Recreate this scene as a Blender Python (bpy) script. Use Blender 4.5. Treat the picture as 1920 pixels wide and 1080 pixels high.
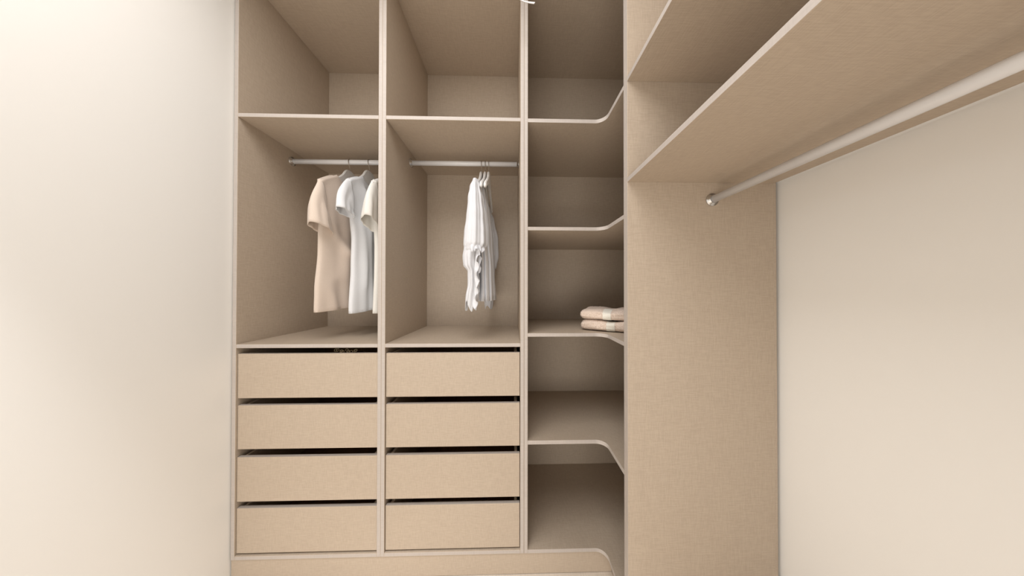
import bpy, bmesh, math, random
from mathutils import Vector, Matrix, noise

for o in list(bpy.data.objects):
    bpy.data.objects.remove(o, do_unlink=True)
scene = bpy.context.scene
COL = scene.collection

# ------------------------------------------------------------------ camera
F_PX, PX, PY = 472.0, 11.525, -0.423
CAM = Vector((-0.0016, -1.1164, 1.2565))
YAW, PITCH, ROLL = 0.0239, 0.0069, 0.0009
fw = Vector((math.sin(YAW)*math.cos(PITCH), math.cos(YAW)*math.cos(PITCH), math.sin(PITCH)))
r0 = Vector((math.cos(YAW), -math.sin(YAW), 0)); u0 = r0.cross(fw)
rt = math.cos(ROLL)*r0 + math.sin(ROLL)*u0
up = -math.sin(ROLL)*r0 + math.cos(ROLL)*u0
cd = bpy.data.cameras.new('camera')
cam = bpy.data.objects.new('camera', cd); COL.objects.link(cam)
cd.sensor_fit = 'HORIZONTAL'; cd.sensor_width = 36.0
cd.lens = 36.0*F_PX/1920.0
cd.shift_x = -PX/1920.0; cd.shift_y = PY/1920.0
cd.clip_start = 0.02; cd.clip_end = 60
M = Matrix.Identity(4)
for i in range(3):
    M[i][0] = rt[i]; M[i][1] = up[i]; M[i][2] = -fw[i]; M[i][3] = CAM[i]
cam.matrix_world = M
scene.camera = cam

# ------------------------------------------------------------------ light
w = bpy.data.worlds.new('world'); scene.world = w; w.use_nodes = True
bgn = w.node_tree.nodes['Background']
bgn.inputs[0].default_value = (0.95, 0.97, 1.0, 1); bgn.inputs[1].default_value = 0.7

def area(name, loc, target, sx, sy, power, col):
    l = bpy.data.lights.new(name, 'AREA'); l.shape = 'RECTANGLE'
    l.size = sx; l.size_y = sy; l.energy = power; l.color = col
    o = bpy.data.objects.new(name, l); COL.objects.link(o)
    o.location = loc
    o.rotation_euler = (Vector(target)-Vector(loc)).to_track_quat('-Z', 'Y').to_euler()
    return o
# daylight entering through the wide open doorway behind the camera
area('doorway_daylight', (-0.35, -2.58, 0.50), (-0.35, 0.0, 0.50), 1.5, 0.9, 22, (1.0, 0.935, 0.845))
# two added fill spots in front of the wardrobes, brightening the floor for bounce
for sx in (-0.85, -0.25):
    sl = bpy.data.lights.new('added_floor_spot', 'SPOT'); sl.energy = 110; sl.color = (0.97, 0.985, 1.0)
    sl.spot_size = math.radians(48); sl.spot_blend = 0.5; sl.shadow_soft_size = 0.04
    so = bpy.data.objects.new('added_floor_spot', sl); COL.objects.link(so); so.location = (sx, -0.95, 2.68)
# added overhead fill for diffuse brightness, not a fixture of the room
area('added_overhead_fill', (-0.40, -1.0, 2.67), (-0.40, -1.0, 0.0), 1.2, 1.2, 25, (1.0, 0.985, 0.975))

scene.view_settings.view_transform = 'Standard'
scene.view_settings.look = 'None'
scene.view_settings.gamma = 1.0
scene.view_settings.use_curve_mapping = False
scene.view_settings.exposure = 0.0

# ------------------------------------------------------------------ materials
def srgb(r, g, b):
    f = lambda c: c/12.92 if c <= 0.04045 else ((c+0.055)/1.055)**2.4
    return (f(r/255), f(g/255), f(b/255), 1)

def new_mat(name, col, rough=0.5, spec=0.4, metal=0.0):
    m = bpy.data.materials.new(name); m.use_nodes = True
    b = m.node_tree.nodes['Principled BSDF']
    b.inputs['Base Color'].default_value = col
    b.inputs['Roughness'].default_value = rough
    b.inputs['Specular IOR Level'].default_value = spec
    b.inputs['Metallic'].default_value = metal
    return m

def mth(nt, op, a, b=None, v=None):
    n = nt.nodes.new('ShaderNodeMath'); n.operation = op
    nt.links.new(a, n.inputs[0])
    if b is not None: nt.links.new(b, n.inputs[1])
    if v is not None: n.inputs[1].default_value = v
    return n.outputs[0]

def stretched_noise(nt, coord, scale, detail=2.0):
    mp = nt.nodes.new('ShaderNodeMapping'); mp.inputs['Scale'].default_value = scale
    nt.links.new(coord, mp.inputs['Vector'])
    n = nt.nodes.new('ShaderNodeTexNoise'); n.inputs['Scale'].default_value = 1.0
    n.inputs['Detail'].default_value = detail
    nt.links.new(mp.outputs[0], n.inputs['Vector'])
    return n.outputs['Fac']

def linen(name, dark, light, rough=0.55, fast=420, slow=34, bump=0.05, blotch=True):
    """woven-look laminate: threads run along all three axes"""
    m = new_mat(name, light, rough, 0.35); nt = m.node_tree
    b = nt.nodes['Principled BSDF']
    tc = nt.nodes.new('ShaderNodeTexCoord'); c = tc.outputs['Object']
    ge = nt.nodes.new('ShaderNodeNewGeometry'); sp = nt.nodes.new('ShaderNodeSeparateXYZ')
    nt.links.new(ge.outputs['True Normal'], sp.inputs[0])
    s = None
    for sc, ax in (((slow, slow, fast), 'Z'), ((fast, slow, slow), 'X'), ((slow, fast, slow), 'Y')):
        wgt = mth(nt, 'ABSOLUTE', sp.outputs[ax])          # threads across the face normal vanish
        wgt = mth(nt, 'MULTIPLY_ADD', wgt, v=-1.0); wgt.node.inputs[2].default_value = 1.0
        k = mth(nt, 'MULTIPLY', mth(nt, 'SUBTRACT', stretched_noise(nt, c, sc), v=0.5), wgt)
        s = k if s is None else mth(nt, 'ADD', s, k)
    s = mth(nt, 'ADD', mth(nt, 'MULTIPLY', s, v=0.6), v=0.5)
    rp = nt.nodes.new('ShaderNodeValToRGB')
    rp.color_ramp.elements[0].position = 0.36; rp.color_ramp.elements[0].color = dark
    rp.color_ramp.elements[1].position = 0.64; rp.color_ramp.elements[1].color = light
    nt.links.new(s, rp.inputs[0]); nt.links.new(rp.outputs[0], b.inputs['Base Color'])
    bp = nt.nodes.new('ShaderNodeBump'); bp.inputs['Strength'].default_value = bump
    bp.inputs['Distance'].default_value = 0.001
    nt.links.new(s, bp.inputs['Height']); nt.links.new(bp.outputs[0], b.inputs['Normal'])
    return m

def cloth(name, col, col2, rough=0.9, scale=900, bump=0.15):
    m = new_mat(name, col, rough, 0.1); nt = m.node_tree
    b = nt.nodes['Principled BSDF']
    b.inputs['Sheen Weight'].default_value = 0.15
    tc = nt.nodes.new('ShaderNodeTexCoord'); c = tc.outputs['Object']
    n = stretched_noise(nt, c, (scale, scale, scale*0.5), 2)
    rp = nt.nodes.new('ShaderNodeValToRGB')
    rp.color_ramp.elements[0].position = 0.35; rp.color_ramp.elements[0].color = col2
    rp.color_ramp.elements[1].position = 0.65; rp.color_ramp.elements[1].color = col
    nt.links.new(n, rp.inputs[0]); nt.links.new(rp.outputs[0], b.inputs['Base Color'])
    bp = nt.nodes.new('ShaderNodeBump'); bp.inputs['Strength'].default_value = bump
    bp.inputs['Distance'].default_value = 0.001
    nt.links.new(n, bp.inputs['Height']); nt.links.new(bp.outputs[0], b.inputs['Normal'])
    return m

LINEN = linen('linen_laminate', srgb(179, 163, 146), srgb(190, 175, 157))
BAND = linen('edge_band', srgb(184, 175, 168), srgb(191, 182, 175), 0.5, 260, 12, 0.02, False)
DRAWER_IN = linen('drawer_board', srgb(140, 104, 72), srgb(162, 124, 90), 0.6, 200, 14, 0.03)
FLOORM = linen('floor_laminate', srgb(204, 192, 178), srgb(219, 208, 195), 0.45, 180, 8, 0.05)
PAINT = new_mat('white_paint', srgb(240, 238, 234), 0.75, 0.25)
_nt = PAINT.node_tree
_tc = _nt.nodes.new('ShaderNodeTexCoord')
_n = stretched_noise(_nt, _tc.outputs['Object'], (160, 160, 160), 3)
_bp = _nt.nodes.new('ShaderNodeBump'); _bp.inputs['Strength'].default_value = 0.06; _bp.inputs['Distance'].default_value = 0.002
_nt.links.new(_n, _bp.inputs['Height']); _nt.links.new(_bp.outputs[0], _nt.nodes['Principled BSDF'].inputs['Normal'])
RAIL = new_mat('white_coated_metal', srgb(232, 232, 234), 0.28, 0.6)
CHROME = new_mat('chrome', srgb(205, 205, 205), 0.2, 0.5, 1.0)
HOOK = new_mat('hook_steel', srgb(150, 140, 128), 0.3, 0.5, 1.0)
HANGER = cloth('hanger_lacquer', srgb(236, 234, 232), srgb(230, 227, 224), 0.45, 120, 0.02)
TEE_BEIGE = cloth('beige_cotton', srgb(218, 203, 190), srgb(210, 194, 180))
TEE_WHITE = cloth('white_cotton', srgb(225, 226, 229), srgb(218, 219, 222))
TEE_IVORY = cloth('ivory_cotton', srgb(228, 226, 221), srgb(220, 217, 211))
BLOUSE = cloth('white_blouse_cotton', srgb(222, 223, 227), srgb(214, 215, 220))
TOWEL = cloth('pink_beige_terry', srgb(229, 212, 199), srgb(205, 185, 169), 1.0, 330, 1.0)
LABEL = cloth('woven_white_label', srgb(236, 232, 222), srgb(224, 219, 208), 0.8, 700, 0.1)
WIRE = new_mat('white_cable', srgb(240, 238, 238), 0.4, 0.4)
METALGREY = new_mat('slide_zinc', srgb(175, 170, 165), 0.4, 0.5, 0.6)
BROWN = cloth('brown_leather', srgb(70, 45, 28), srgb(52, 32, 20), 0.5, 200, 0.3)
BRASS = new_mat('pale_brass', srgb(235, 215, 180), 0.35, 0.5, 0.6)

# ------------------------------------------------------------------ helpers
def link(name, me, mats, parent=None):
    o = bpy.data.objects.new(name, me); COL.objects.link(o)
    for m in (mats if isinstance(mats, (list, tuple)) else [mats]):
        me.materials.append(m)
    if parent is not None: o.parent = parent
    return o

def thing(name, loc, label, cat, group=None):
    o = bpy.data.objects.new(name, None); COL.objects.link(o)
    o.location = loc; o.empty_display_size = 0.05
    o['label'] = label; o['category'] = cat
    if group: o['group'] = group
    return o

def tag(o, label, cat, group=None):
    o['label'] = label; o['category'] = cat
    if group: o['group'] = group
    return o

def struct(o):
    o['kind'] = 'structure'; return o

def board_mesh(name, x0, x1, y0, y1, z0, z1, org=(0, 0, 0), front=None, bev=0.0008):
    bm = bmesh.new()
    bmesh.ops.create_cube(bm, size=1.0)
    for v in bm.verts:
        v.co = Vector(((x0+x1)/2+v.co.x*(x1-x0)-org[0], (y0+y1)/2+v.co.y*(y1-y0)-org[1], (z0+z1)/2+v.co.z*(z1-z0)-org[2]))
    if bev:
        bmesh.ops.bevel(bm, geom=list(bm.edges), offset=bev, segments=1, affect='EDGES')
    bm.normal_update()
    if front:
        fv = Vector(front)
        for f in bm.faces:
            if f.normal.dot(fv) > 0.9: f.material_index = 1
    me = bpy.data.meshes.new(name); bm.to_mesh(me); bm.free()
    return me

def board(name, parent, x0, x1, y0, y1, z0, z1, front=None, mats=None, bev=0.0008):
    org = parent.location if parent is not None and parent.type == 'EMPTY' else (0, 0, 0)
    if parent is not None and parent.parent is not None: org = parent.parent.location
    me = board_mesh(name, x0, x1, y0, y1, z0, z1, org, front, bev)
    return link(name, me, mats or [LINEN, BAND], parent)

def poly_board(name, parent, pts, z0, z1, nfront):
    """extruded outline; the first nfront outline segments are edge banded"""
    org = parent.location
    bm = bmesh.new()
    lo = [bm.verts.new((x-org[0], y-org[1], z0-org[2])) for x, y in pts]
    hi = [bm.verts.new((x-org[0], y-org[1], z1-org[2])) for x, y in pts]
    bm.faces.new(lo[::-1]); bm.faces.new(hi)
    n = len(pts)
    for i in range(n):
        j = (i+1) % n
        f = bm.faces.new((lo[i], lo[j], hi[j], hi[i]))
        if i < nfront: f.material_index = 1
    bmesh.ops.recalc_face_normals(bm, faces=list(bm.faces))
    me = bpy.data.meshes.new(name); bm.to_mesh(me); bm.free()
    return link(name, me, [LINEN, BAND], parent)

def tube_mesh(name, pts, r, seg=10, caps=True, closed=False):
    pts = [Vector(p) for p in pts]; bm = bmesh.new(); rings = []
    n = len(pts); prev = None
    for i, p in enumerate(pts):
        if closed: t = pts[(i+1) % n]-pts[i-1]
        else: t = pts[min(i+1, n-1)]-pts[max(i-1, 0)]
        t.normalize()
        if prev is None:
            a = Vector((0, 0, 1)) if abs(t.z) < 0.9 else Vector((1, 0, 0))
            u = t.cross(a).normalized()
        else:
            u = (prev - t*prev.dot(t)).normalized()
        prev = u; v = t.cross(u)
        rr = r[i] if isinstance(r, (list, tuple)) else r
        rings.append([bm.verts.new(p+rr*(math.cos(k*2*math.pi/seg)*u+math.sin(k*2*math.pi/seg)*v)) for k in range(seg)])
    m = n if closed else n-1
    for i in range(m):
        a, b = rings[i], rings[(i+1) % n]
        for k in range(seg):
            f = bm.faces.new((a[k], a[(k+1) % seg], b[(k+1) % seg], b[k])); f.smooth = True
    if caps and not closed:
        bm.faces.new(rings[0][::-1]); bm.faces.new(rings[-1])
    bmesh.ops.recalc_face_normals(bm, faces=list(bm.faces))
    me = bpy.data.meshes.new(name); bm.to_mesh(me); bm.free()
    return me

def grid_mesh(name, rows, wrap=False):
    """rows of points -> smooth quad sheet"""
    verts = [tuple(p) for r in rows for p in r]; n = len(rows[0]); faces = []
    for i in range(len(rows)-1):
        for k in range(n if wrap else n-1):
            k2 = (k+1) % n
            faces.append((i*n+k, i*n+k2, (i+1)*n+k2, (i+1)*n+k))
    me = bpy.data.meshes.new(name); me.from_pydata(verts, [], faces); me.update()
    for p in me.polygons: p.use_smooth = True
    return me

def lerp(a, b, t): return a+(b-a)*t
def interp(tab, x):
    if x <= tab[0][0]: return tab[0][1]
    for (a, va), (b, vb) in zip(tab, tab[1:]):
        if x <= b:
            t = (x-a)/(b-a); t = t*t*(3-2*t)
            return lerp(va, vb, t)
    return tab[-1][1]

# ------------------------------------------------------------------ dimensions (metres)
T = 0.0162                                  # board thickness
YB = 0.540                                  # inner back of the wardrobe run
XL0 = -1.192                                # left bay, inner left
XA0, XA1 = -0.5896, -0.557                  # double upright between the bays
XB0, XB1 = 0.035, 0.068                     # double upright before the corner
XC = 0.4136                                 # front line of the right-hand run
YPF, YPN = -0.1898, -0.2205                 # double upright between corner and right run
XR = XC+0.54                                # inner back of the right-hand run
ZT = 2.664                                  # underside of the top boards
ZE0, ZE1 = 0.0935, 0.1095                   # base boards
ZS1 = (2.0060, 2.0225); ZS2 = (1.0022, 1.0187)
ZCEIL = 2.72
XW = XL0-T-0.004                            # left wall
YFRONT = -2.60

# ------------------------------------------------------------------ room shell
def wall(name, x0, x1, y0, y1, z0, z1, mat=PAINT):
    return struct(link(name, board_mesh(name, x0, x1, y0, y1, z0, z1, (0, 0, 0), None, 0), mat))
XWR = XR+T+0.006
wall('floor', XW-0.1, XWR+0.1, YFRONT-0.1, YB+0.15, -0.10, 0.0, FLOORM)
wall('ceiling', XW-0.1, XWR+0.1, YFRONT-0.1, YB+0.15, ZCEIL, ZCEIL+0.10)
wall('wall_left', XW-0.1, XW, YFRONT, YB+0.15, 0.0, ZCEIL)
wall('wall_right', XWR, XWR+0.1, YFRONT, YB+0.15, 0.0, ZCEIL)
wall('wall_back', XW, XWR, YB+0.03, YB+0.15, 0.0, ZCEIL)
# wall behind the camera with a wide open doorway
WX0, WX1, WZ0, WZ1 = -1.12, 0.42, 0.0, 2.20
me = bpy.data.meshes.new('wall_front'); bm = bmesh.new()
for (a, b, c, d) in ((XW, WX0, 0, ZCEIL), (WX1, XWR, 0, ZCEIL), (WX0, WX1, WZ1, ZCEIL)):
    r = bmesh.ops.create_cube(bm, size=1.0)
    for v in r['verts']:
        v.co = Vector(((a+b)/2+v.co.x*(b-a), YFRONT-0.05+v.co.y*0.1, (c+d)/2+v.co.z*(d-c)))
bm.to_mesh(me); bm.free()
struct(link('wall_front', me, PAINT))
win = bpy.data.objects.new('door_1', None); COL.objects.link(win); win['kind'] = 'structure'
for (a, b, c, d) in ((WX0-.06, WX0, 0, WZ1+.06), (WX1, WX1+.06, 0, WZ1+.06), (WX0, WX1, WZ1, WZ1+.06)):
    board('door_frame', win, a, b, YFRONT, YFRONT+.015, c, d, mats=[PAINT])

# ------------------------------------------------------------------ wardrobe units of the back run
FR = (0, -1, 0)
def drawer_unit(x0, x1, label, dx, dy):
    """x0..x1 = inner width"""
    u = thing('wardrobe_unit', ((x0+x1)/2, 0, 0), label, 'wardrobe', 'fitted wardrobe units')
    board('side_panel', u, x0-T, x0, 0, YB, ZE0, ZT+T, FR)
    board('side_panel', u, x1, x1+T, 0, YB, ZE0, ZT+T, FR)
    board('back_panel', u, x0-T, x1+T, YB, YB+0.010, ZE0, ZT+T)
    board('top_panel', u, x0, x1, 0, YB, ZT, ZT+T, FR)
    board('base_panel', u, x0, x1, 0, YB, ZE0, ZE1, FR)
    board('shelf', u, x0, x1, 0, YB, ZS1[0], ZS1[1], FR)
    board('shelf', u, x0, x1, 0, YB, ZS2[0], ZS2[1], FR)
    ox, oy = u.location.x, 0
    rz = 1.948
    rail = link('hanging_rail', tube_mesh('hanging_rail', [(x0-ox+0.001, 0.27, rz), (x1-ox-0.001, 0.27, rz)], 0.0128, 24), RAIL, u)
    for xx, s in ((x0, 1), (x1, -1)):
        pts = [(xx-ox, .27, rz), (xx-ox+s*.003, .27, rz), (xx-ox+s*.004, .27, rz), (xx-ox+s*.012, .27, rz)]
        link('rail_flange', tube_mesh('rail_flange', pts, [0.023, 0.023, 0.016, 0.0155], 24), CHROME, rail)
    hs = ((.7841, .9762), (.5631, .7526), (.3378, .5291), (.1166, .3094))
    for i, (z0, z1) in enumerate(hs):
        yd = 0.006+dy[i]; zz0, zz1 = z0, z1
        d = board('drawer', u, x0+.0022, x1-.0026, yd, yd+T, zz0, zz1, mats=[LINEN, BAND])
        # top edge of the front is edge banded too
        for p in d.data.polygons:
            if p.normal.z > .9: p.material_index = 1
        zb, zt = z0+.012, z1-.004
        sx0, sx1 = x0+.014, x1-.014
        board('drawer_side', d, sx0, sx0+.012, yd+T, yd+.49, zb, zt, mats=[LINEN])
        board('drawer_side', d, sx1-.012, sx1, yd+T, yd+.49, zb, zt, mats=[LINEN])
        board('drawer_back', d, sx0+.012, sx1-.012, yd+.478, yd+.49, zb, zt-.01, mats=[DRAWER_IN])
        board('drawer_bottom', d, sx0+.012, sx1-.012, yd+T, yd+.478, zb, zb+.006, mats=[DRAWER_IN])
        for xa in (x0+.0005, sx1+.0005):
            board('drawer_slide', d, xa, xa+.0125, yd+T+.004, yd+.47, zb+.045, zb+.085, mats=[METALGREY])
    return u
drawer_unit(XL0, XA0, 'fitted beige wardrobe with T-shirts hanging above four drawers', 0, (0.0, 0.001, 0.0, 0.0))
drawer_unit(XA1, XB0, 'fitted beige wardrobe with a white blouse hanging above four drawers', 0, (0.0, 0.0, 0.0, 0.0))

# ------------------------------------------------------------------ corner unit
cu = thing('corner_shelf_unit', (0.45, 0.15, 0), 'tall beige corner shelf unit with curved shelf fronts and folded towels', 'shelf unit')
XC0 = XB1-T
board('side_panel', cu, XC0, XB1, 0, YB, ZE0, ZT+T, FR)
board('side_panel', cu, XC, XR, (YPF+YPN)/2, YPF, ZE0, ZT+T, (-1, 0, 0))
board('back_panel', cu, XC0, XR+.010, YB, YB+.010, ZE0, ZT+T)
board('back_panel', cu, XR, XR+.010, YPN, YB, ZE0, ZT+T)
RAD = 0.046
front = [(XB1, 0.0)]
for k in range(0, 13):
    a = math.radians(90-90*k/12)
    front.append((XC-RAD+RAD*math.cos(a), -RAD+RAD*math.sin(a)))
front.append((XC, YPF))
nf = len(front)-1
outline = front+[(XR, YPF), (XR, YB), (XB1, YB)]
for nm, z0, z1 in (('shelf', 2.0030, 2.0195), ('shelf', 1.5202, 1.5354), ('shelf', 1.0472, 1.0624), ('shelf', .5712, .5882), ('base_panel', ZE0, ZE1), ('top_panel', ZT-.003, ZT+T-.003)):
    s = poly_board(nm, cu, outline, z0, z1, nf)

# ------------------------------------------------------------------ right-hand run (open shelves and rail)
YE = -1.55
ru = thing('open_wardrobe_unit', (XC+.27, (YPN+YE)/2, 0), 'open beige wardrobe along the right wall with two long shelves', 'wardrobe')
LF = (-1, 0, 0)
ym = (YPF+YPN)/2
board('side_panel', ru, XC, XR, YPN, ym, ZE0, ZT+T, LF)
board('side_panel', ru, XC, XR, YE-T, YE, ZE0, ZT+T, LF)
board('shelf', ru, XC, XR, YE, YPN, 2.0105, 2.0275, LF)
board('shelf', ru, XC, XR, YE, YPN, 1.6445, 1.6615, LF)
board('top_panel', ru, XC, XR, YE, YPN, ZT, ZT+T, LF)
board('base_panel', ru, XC, XR, YE, YPN, ZE0, ZE1, LF)
xr_, zr_ = XC+.311, 1.583
oy = ru.location.y; ox = ru.location.x
rail = link('hanging_rail', tube_mesh('hanging_rail', [(xr_-ox, YPN-oy-.001, zr_), (xr_-ox, YE-oy+.001, zr_)], .0128, 24), RAIL, ru)
for yy, s in ((YPN, -1), (YE, 1)):
    pts = [(xr_-ox, yy-oy, zr_), (xr_-ox, yy-oy+s*.003, zr_), (xr_-ox, yy-oy+s*.004, zr_), (xr_-ox, yy-oy+s*.012, zr_)]
    link('rail_flange', tube_mesh('rail_flange', pts, [.023, .023, .016, .0155], 24), CHROME, rail)

# ------------------------------------------------------------------ plinths
pl = link('plinth_board', board_mesh('plinth_board', XL0-T, XC+.030, .003, .019, 0.0015, ZE0-.0006), [LINEN, BAND])
tag(pl, 'long beige plinth board under the drawer wardrobes and the corner shelves', 'plinth')
pr = link('plinth_board', board_mesh('plinth_board', XC+.030, XC+.046, YE-T, .002, 0.0015, ZE0-.0006), [LINEN, BAND])
tag(pr, 'beige plinth board under the open wardrobe on the right', 'plinth')

# ------------------------------------------------------------------ hangers
def hanger_body_mesh(name, half=.205, thick=.0115):
    top = [(0, 0), (.014, -.001), (.027, -.005), (.039, -.014), (.050, -.027), (.062, -.044), (.082, -.063), (.11, -.081), (.15, -.104), (.185, -.125), (.200, -.138), (.205, -.146)]
    bot = [(.205, -.156), (.198, -.162), (.19, -.158), (.15, -.134), (.10, -.109), (.06, -.092), (.03, -.083), (0, -.080)]
    k = half/.205
    R = [(y*k, z) for y, z in top]+[(y*k, z) for y, z in bot]
    L = [(-y, z) for y, z in reversed(R[1:-1])]
    out = R+L
    bm = bmesh.new()
    a = [bm.verts.new((-thick/2, y, z)) for y, z in out]
    b = [bm.verts.new((thick/2, y, z)) for y, z in out]
    fa = bm.faces.new(a); fb = bm.faces.new(b[::-1])
    n = len(out)
    for i in range(n):
        f = bm.faces.new((a[i], b[i], b[(i+1) % n], a[(i+1) % n])); f.smooth = True
    bmesh.ops.recalc_face_normals(bm, faces=list(bm.faces))
    ed = [e for e in bm.edges if (e.verts[0] in a and e.verts[1] in a) or (e.verts[0] in b and e.verts[1] in b)]
    bmesh.ops.bevel(bm, geom=ed, offset=.0028, segments=2, affect='EDGES')
    me = bpy.data.meshes.new(name); bm.to_mesh(me); bm.free()
    return me
HZ = 0.0465     # loop centre above neck top
def hook_mesh(name):
    pts = [(0, 0, -.012), (0, 0, .006), (0, -.001, .016), (0, -.006, .024), (0, -.0135, HZ-.012)]
    R = .0165
    for k in range(0, 17):
        a = math.radians(205-215*k/16)
        pts.append((0, R*math.cos(a), HZ+R*math.sin(a)))
    return tube_mesh(name, pts, .0016, 8)
HB, HH = hanger_body_mesh('hanger_body'), hook_mesh('hook')
HB.materials.append(HANGER); HH.materials.append(HOOK)
RAILTOP = 1.948+.0128
def hanger(x, label, group, rz=0.0):
    t = thing('clothes_hanger', (x, .27, RAILTOP-(HZ+.0165)+.0016), label, 'hanger', group)
    t.rotation_euler = (0, 0, rz)
    for nm, me in (('hanger_body', HB), ('hook', HH)):
        o = bpy.data.objects.new(nm, me); COL.objects.link(o); o.parent = t
    return t

# ------------------------------------------------------------------ T-shirts
def tee(name, x, z_neck, z_sh, neck, sh, widths, z_hem, thick, mat, label, sleeve, seed, scoop=.03, hemtilt=0.0, bow=.0, folds=()):
    """hangs in the plane x = const, spread along y about y = 0.27. widths: table (t, near half width, far half width)"""
    yc = .27
    t = thing(name, (x, yc, z_hem), label, 't-shirt', 'T-shirts on the rail')
    org = Vector((x, yc, z_hem))
    rnd = random.Random(seed)
    NS, NT = 40, 46
    wn = [(a, b) for a, b, c in widths]; wf = [(a, c) for a, b, c in widths]
    ph = [rnd.uniform(0, 6.28) for _ in range(6)]
    def top_z(y):                      # shoulder line incl. neck opening
        a = abs(y)
        if a >= neck: return lerp(z_neck, z_sh, ((a-neck)/(sh-neck))**1.15)
        return z_neck - scoop*(1-(a/neck)**2)**.6
    def top_z_back(y):
        a = abs(y)
        if a >= neck: return lerp(z_neck, z_sh, ((a-neck)/(sh-neck))**1.15)
        return z_neck - .006*(1-(a/neck)**2)
    def pt(s, tt, side):
        hw = interp(wf, tt) if s > 0 else interp(wn, tt)
        y = s*hw
        y_top = max(-sh, min(sh, s*sh))
        ztop = (top_z if side > 0 else top_z_back)(y_top)
        zb = z_hem + hemtilt*s + .006*math.sin(3*s+ph[0])
        tz = tt
        z = lerp(ztop, zb, tz)
        yy = lerp(y_top, y, min(1, tt*6))
        prof = (1-abs(s)**2.6)
        th = max(thick*(min(1.0, .22+tt*2.2)), .0105)*(prof**.75)
        if tt < .2: th = max(th, .0075*(1-tt*5)*min(1.0, (1-abs(s))*30))
        fold = .006*math.sin(9*s+ph[1]+1.2*tt)*min(1, tt*2)+.0035*math.sin(17*s+ph[2]-2*tt)*min(1, tt*1.5)
        fold *= prof
        nz = noise.noise(Vector((s*2.2+seed, tt*3.0, side*3.1)))*.008*prof
        edge = bow*(abs(s)**2)*tt
        drift = .010*math.sin(2.0*tt+ph[3])*tt
        if side > 0:
            P = Vector((s*.19, tt*.62))
            for a0, b0, a1, b1, amp, wd in folds:
                A = Vector((a0*.19, b0*.62)); D = Vector((a1*.19, b1*.62))-A
                k = max(0.0, min(1.0, (P-A).dot(D)/D.dot(D)))
                dd = (P-(A+D*k)).length/wd
                fold += amp*math.exp(-dd*dd)*prof
        return Vector((side*(th+.0035)+fold+nz+edge+drift, yy, z-z_hem))
    rows = []
    for j in range(NT+1):
        tt = j/NT
        row = []
        for i in range(NS+1): row.append(pt(-1+2*i/NS, tt, 1))
        for i in range(NS-1, 0, -1): row.append(pt(-1+2*i/NS, tt, -1))
        rows.append(row)
    o = link('body', grid_mesh('body', rows, True), mat, t)
    md = o.modifiers.new('thickness', 'SOLIDIFY'); md.thickness = .0016; md.offset = -1
    # stitched hem band
    hem = []
    for tt, off in ((.958, .0012), (.962, .0018), (.996, .0018), (1.0, .0008)):
        row = []
        for i in range(NS+1):
            p = pt(-1+2*i/NS, tt, 1); row.append(p+Vector((off, 0, 0)))
        for i in range(NS-1, 0, -1):
            p = pt(-1+2*i/NS, tt, -1); row.append(p-Vector((off, 0, 0)))
        hem.append(row)
    link('hem_band', grid_mesh('hem_band', hem, True), mat, t)
    # collar ribbing
    pts = []
    for i in range(25):
        y = neck*(-1+2*i/24); pts.append(Vector((.0035+thick*.22*(1-(y/neck)**2)**.5+.002, y, top_z(y)-z_hem-.002)))
    for i in range(23, 0, -1):
        y = neck*(-1+2*i/24); pts.append(Vector((-.0035-thick*.22*(1-(y/neck)**2)**.5-.002, y, top_z_back(y)-z_hem-.002)))
    link('collar', tube_mesh('collar', pts, .0042, 8, closed=True), mat, t)
    # sleeves: lofted flattened tubes, open at the cuff
    for sgn, sp in ((-1, sleeve), (1, sleeve)):
        oy, oz, iy, iz, thk, off = sp
        if sgn > 0: oy *= .35
        # oy/oz outer cuff corner, iy/iz inner cuff corner (offsets from the shoulder tip, metres, outward positive)
        rows = []
        N = 28; K = 18
        A0 = Vector((0, sgn*(sh-.012), z_sh-z_hem+.012)); A1 = Vector((0, sgn*(sh-.035), z_sh-z_hem-.145))
        B0 = Vector((off, sgn*(sh+oy), z_sh-z_hem-oz)); B1 = Vector((off, sgn*(sh+iy), z_sh-z_hem-iz))
        for k in range(K+1):
            q = k/K
            C0 = A0.lerp(B0, q)+Vector((0, sgn*.016*math.sin(q*math.pi), .012*math.sin(q*math.pi)))
            C1 = A1.lerp(B1, q)
            c = (C0+C1)/2; d = (C0-C1)/2
            th = lerp(thick*.55, thk, q)
            row = []
            for i in range(N):
                a = 2*math.pi*i/N
                ca, sa = math.cos(a), math.sin(a)
                wob = 1+.12*math.sin(3*a+ph[4])*q
                p = c+d*ca+Vector((th*sa*wob+.004*math.sin(5*ca*2+ph[5]+sgn)*q, 0, 0))
                p.x += .006*noise.noise(Vector((ca*1.5, q*2.5, seed+sgn)))
                row.append(p)
            rows.append(row)
        s = link('sleeve', grid_mesh('sleeve', rows, True), mat, t)
        md = s.modifiers.new('thickness', 'SOLIDIFY'); md.thickness = .0016; md.offset = -1
    return t

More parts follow.
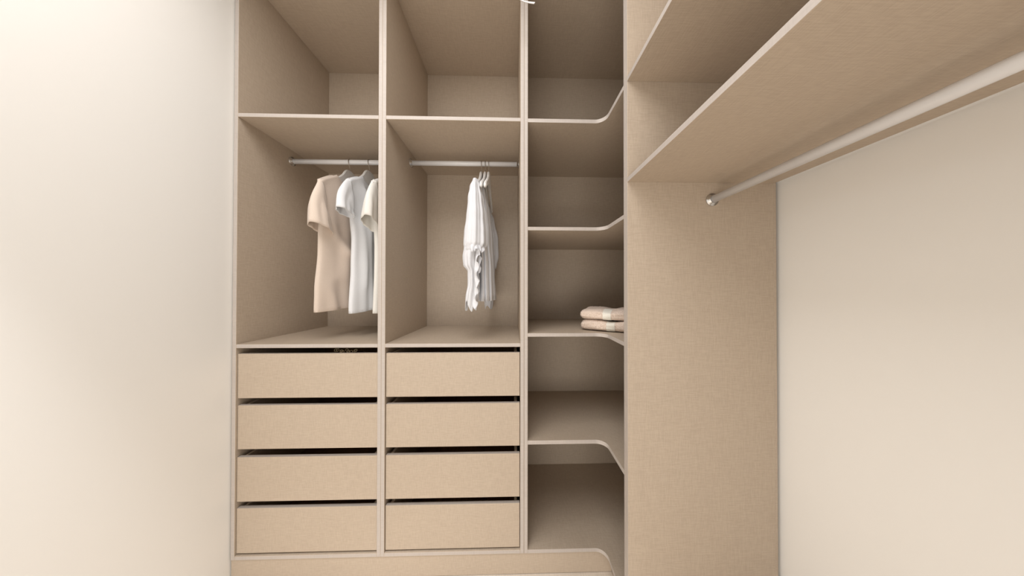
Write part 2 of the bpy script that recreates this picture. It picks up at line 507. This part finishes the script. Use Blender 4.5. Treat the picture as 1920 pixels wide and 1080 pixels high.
hanger(-.883, 'white hanger holding the beige T-shirt', 'hangers on the wardrobe rails')
hanger(-.779, 'white hanger holding the white T-shirt next to the beige one', 'hangers on the wardrobe rails')
hanger(-.655, 'white hanger holding the ivory T-shirt beside the wardrobe upright', 'hangers on the wardrobe rails')
tee('t_shirt', -.883, 1.826, 1.754, .115, .225, [(0, .225, .225), (.25, .215, .215), (.55, .215, .215), (.85, .232, .225), (1, .236, .228)],
    1.158, .033, TEE_BEIGE, 'beige cotton T-shirt hanging left of the two white ones',
    (.055, .205, -.075, .245, .036, .010), 3, .03, .0, folds=[(-.85, .34, -.42, .56, .016, .022), (-.42, .56, -.50, .75, .012, .035), (-.80, .8, -.62, .98, .009, .02), (.1, .1, .0, 1.0, .008, .04)])
tee('t_shirt', -.777, 1.834, 1.772, .085, .190, [(0, .190, .19), (.22, .160, .17), (.45, .138, .165), (.65, .142, .17), (1, .165, .18)],
    1.146, .030, TEE_WHITE, 'bright white T-shirt hanging between the beige and the ivory ones',
    (.068, .150, -.040, .170, .026, .0), 8, .03, .0, folds=[(-.38, .12, -.30, 1.0, .012, .030), (-.72, .34, -.62, .8, .007, .02), (.25, .2, .35, 1.0, .008, .03)])
tee('t_shirt', -.655, 1.822, 1.765, .085, .195, [(0, .195, .19), (.25, .18, .17), (.5, .17, .17), (1, .178, .18)],
    1.142, .034, TEE_IVORY, 'ivory T-shirt half hidden behind the wardrobe upright',
    (.055, .175, -.06, .235, .032, -.004), 15, .03, .0, folds=[(-.8, .38, -.55, 1.0, .012, .02), (-.4, .3, -.35, .95, .009, .02)])

# ------------------------------------------------------------------ blouse and bare hangers
hanger(-.170, 'white hanger carrying the white blouse', 'hangers on the wardrobe rails')
hanger(-.149, 'bare white hanger in the middle, directly beside the white blouse', 'hangers on the wardrobe rails')
hanger(-.130, 'bare white hanger furthest right on the rail, nearest the corner shelves', 'hangers on the wardrobe rails')

bl = thing('blouse', (-.165, .27, 1.19), 'white long-sleeved blouse with ruffled cuffs hanging on the rail', 'blouse')
def ring_loft(name, rings, parent, mat, seg=40, foldn=7, fold=.05, seed=0, jag=0.0, cap=False):
    """rings: (x, y, z, rx, ry) in world coordinates"""
    rows = []; org = parent.location
    n = len(rings); S = 5
    fine = []
    for i in range(n-1):
        for k in range(S):
            q = k/S; q2 = q*q*(3-2*q)
            fine.append(tuple(lerp(a, b, q2) if j != 2 else lerp(a, b, q) for j, (a, b) in enumerate(zip(rings[i], rings[i+1]))))
    fine.append(rings[-1])
    for j, (x, y, z, rx, ry) in enumerate(fine):
        q = j/(len(fine)-1); row = []
        for i in range(seg):
            a = 2*math.pi*i/seg
            f = 1+fold*math.sin(foldn*a+seed+2.0*q)*min(1, q*3)+fold*.6*math.sin((foldn*2-1)*a-seed*1.7+3*q)*min(1, q*3)
            nn = noise.noise(Vector((math.cos(a)*1.4+seed, math.sin(a)*1.4, z*7)))*.10
            f += nn*min(1, q*4)
            zz = z
            if jag: zz += jag*math.sin(3*a+seed)*max(0, (q-.6)/.4)
            row.append(Vector((x+rx*f*math.cos(a), y+ry*f*math.sin(a), zz))-org)
        rows.append(row)
    o = link(name, grid_mesh(name, rows, True), mat, parent)
    md = o.modifiers.new('thickness', 'SOLIDIFY'); md.thickness = .0012; md.offset = -1
    return o
# body
ring_loft('body', [(-.168, .27, 1.835, .010, .055), (-.168, .27, 1.80, .016, .125), (-.167, .27, 1.765, .024, .170), (-.163, .27, 1.68, .034, .178),
                   (-.155, .27, 1.52, .042, .178), (-.146, .27, 1.36, .044, .176), (-.142, .27, 1.200, .046, .182)], bl, BLOUSE, 110, 13, .07, 1.3)
# near sleeve: full bishop shape down to the elbow band
ring_loft('sleeve', [(-.180, .125, 1.795, .006, .02), (-.180, .115, 1.785, .013, .036), (-.178, .098, 1.745, .024, .052), (-.175, .085, 1.68, .034, .060), (-.172, .075, 1.59, .044, .066), (-.171, .068, 1.52, .051, .070),
                     (-.171, .064, 1.468, .053, .068), (-.176, .060, 1.442, .044, .055), (-.180, .058, 1.428, .036, .046)], bl, BLOUSE, 96, 9, .055, .4)
# forearm of the near sleeve
ring_loft('lower_sleeve', [(-.190, .060, 1.450, .034, .048), (-.193, .058, 1.41, .034, .046), (-.191, .058, 1.37, .032, .044), (-.182, .058, 1.34, .023, .038), (-.180, .060, 1.28, .025, .038), (-.186, .060, 1.225, .028, .040), (-.192, .060, 1.180, .024, .036)],
          bl, BLOUSE, 80, 5, .10, 2.2, .024)
# far sleeve
ring_loft('sleeve', [(-.162, .43, 1.785, .008, .03), (-.156, .445, 1.755, .018, .045), (-.146, .455, 1.68, .032, .052), (-.134, .46, 1.56, .042, .058), (-.130, .46, 1.46, .043, .058), (-.132, .46, 1.405, .034, .05), (-.134, .46, 1.385, .03, .045)],
          bl, BLOUSE, 56, 9, .05, 4.0)
ring_loft('lower_sleeve', [(-.137, .46, 1.40, .028, .044), (-.142, .46, 1.30, .022, .036), (-.146, .46, 1.17, .024, .034), (-.146, .46, 1.145, .022, .03)], bl, BLOUSE, 40, 6, .1, 1.0, .012)
# gathered ruffles: wavy ribbons around the elbow seam and down the cuff
def ruffle(path, width, waves, amp, seed, outward):
    org = bl.location; rows = []
    n = len(path); NN = 90
    P = []
    for i in range(NN):
        f = i/(NN-1)*(n-1); a = int(min(f, n-2)); q = f-a
        P.append(Vector(path[a]).lerp(Vector(path[a+1]), q))
    ov = Vector(outward).normalized()
    for wv in range(7):
        q = wv/6; row = []
        for i, p in enumerate(P):
            t = (P[min(i+1, NN-1)]-P[max(i-1, 0)]).normalized()
            side = t.cross(ov).normalized()
            ph = i/(NN-1)*waves*2*math.pi+seed
            v = ov*(width*q*(1+.25*math.sin(ph*.37+seed)))+side*(amp*q*math.sin(ph))+t*(amp*.5*q*math.sin(ph*1.6+1))
            row.append(p+v-org)
        rows.append(row)
    o = link('ruffle', grid_mesh('ruffle', rows), BLOUSE, bl)
    md = o.modifiers.new('thickness', 'SOLIDIFY'); md.thickness = .0012
    return o
ruffle([(-.190, .006, 1.462), (-.170, .002, 1.458), (-.152, .008, 1.456), (-.138, .028, 1.462), (-.128, .055, 1.475)], .034, 4.5, .007, .3, (.10, -.35, -1))
ruffle([(-.160, .014, 1.452), (-.166, .010, 1.40), (-.172, .012, 1.34), (-.168, .014, 1.28), (-.172, .016, 1.23), (-.182, .018, 1.185)], .026, 5, .009, 1.9, (.70, -.55, -.75))
ruffle([(-.150, .030, 1.415), (-.160, .024, 1.36), (-.160, .024, 1.30), (-.166, .026, 1.25)], .020, 3.5, .007, 4.1, (.65, -.45, -.9))

# ------------------------------------------------------------------ folded towels
def towel(loc, rz, seed, label, tilt=0.0, lab=(.135, .175)):
    L, D, H = .36, .23, .052
    t = thing('folded_towel', loc, label, 'towel', 'folded towels')
    t.rotation_euler = (0, tilt, rz)
    rows = []
    NU, NV = 120, 72
    for i in range(NU+1):
        x = .5-.5*math.cos(math.pi*i/NU)
        e = max(0.0, 1-abs(2*x-1)**26)**.5 if 0 < i < NU else 0.0
        row = []
        for k in range(NV):
            a = 2*math.pi*k/NV
            ca, sa = math.cos(a), math.sin(a)
            cy = math.copysign(abs(ca)**.42, ca); cz = math.copysign(abs(sa)**.62, sa)
            y = D/2+cy*D/2*(0.86+.14*e); z = H/2+cz*H/2*e
            bul = noise.noise(Vector((x*5+seed, cy*1.3, cz*.8+seed)))
            if cz > 0: z += (bul*.009-.007*math.exp(-((x-.36)/.09)**2))*e*cz
            y += noise.noise(Vector((x*6, seed*2.0, cz*2)))*.005
            fz = noise.noise(Vector((x*L*260, y*260, z*260+seed)))*.0022
            row.append(Vector((x*L+fz*(1 if x > .5 else -1), y+fz*cy, max(0, z+fz*cz))))
        rows.append(row)
    body = link('body', grid_mesh('body', rows, True), TOWEL, t)
    # woven label band across the front roll
    band = []
    def near(xf):
        f = math.acos(1-2*xf/L)/math.pi*NU; i = int(min(f, NU-1)); q = f-i
        return [rows[i][k].lerp(rows[i+1][k], q) for k in range(NV)]
    for j in range(5):
        xf = lerp(lab[0], lab[1], j/4); rr = near(xf); row = []
        for k in range(int(NV*.27), int(NV*.74)):
            p = rr[k].copy(); n = Vector((0, p.y-D/2, (p.z-H/2)*1.4)); n.normalize()
            q = p+n*.0022; q.z = max(q.z, .0005); row.append(q)
        band.append(row)
    lb = link('woven_label', grid_mesh('woven_label', band), LABEL, t); lb['label'] = 'smooth white woven label band'
    return t
ang = math.atan2(-.093, .156)
ZC = 1.0624
towel((.324, .082, ZC), ang, 2.0, 'lower pink-beige folded towel lying on the corner shelf', 0.0, (.120, .156))
towel((.322, .084, ZC+.0510), ang, 7.3, 'upper pink-beige folded towel on top of the other towel', 0.0, (.106, .142))

# ------------------------------------------------------------------ loose cable ends under the ceiling
ZW = 2.70
cb = thing('ceiling_cable', (.03, -.10, ZW), 'white two-core cable end dangling from the ceiling above the upright', 'cable')
for dz, ex in ((0.0, 0.0), (-.0072, -.0035)):
    pts = []
    for p in ((.014, 0, ZCEIL-ZW), (.008, 0, -.12), (-.002, 0, -.22), (-.0055, 0, -.246), (-.001, dz*.2, -.262), (.006, dz*.3, -.2665+dz*.25), (.018, dz*.4, -.270+dz*.55), (.034, dz*.5, -.2725+dz*.85), (.047, dz*.5, -.2735+dz), (.0605+ex, dz*.5, -.2745+dz)):
        pts.append(Vector(p))
    fine = []
    for i in range(len(pts)-1):
        for k in range(6):
            q = k/6
            p0, p1, p2, p3 = pts[max(i-1, 0)], pts[i], pts[i+1], pts[min(i+2, len(pts)-1)]
            fine.append(.5*((2*p1)+(p2-p0)*q+(2*p0-5*p1+4*p2-p3)*q*q+(3*p1-p0-3*p2+p3)*q**3))
    fine.append(pts[-1])
    link('wire', tube_mesh('wire', fine, .0021, 10), WIRE, cb)

# ------------------------------------------------------------------ things in the left top drawer
nk = thing('belt', (-.775, .11, .806), 'dark brown belt with small pale metal links inside the left top drawer', 'belt')
pts = []
for i in range(90):
    a = i/89*7.0*math.pi; r = .040+.012*math.sin(a*.7)
    pts.append((r*1.35*math.cos(a), r*math.sin(a), .014+.126*(i/89)))
link('strap', tube_mesh('strap', pts, .013, 8), BROWN, nk)
rnd = random.Random(5)
for k in range(12):
    p = Vector((-.05+.0085*k+rnd.uniform(-.003, .003), rnd.uniform(-.045, -.025), .160+rnd.uniform(0, .009)))
    ring = [p+Vector((.006*math.cos(a), .003*math.sin(a), .0055*math.sin(a))) for a in [j*math.pi/5 for j in range(10)]]
    link('metal_link', tube_mesh('metal_link', ring, .0014, 6, closed=True), BRASS, nk)
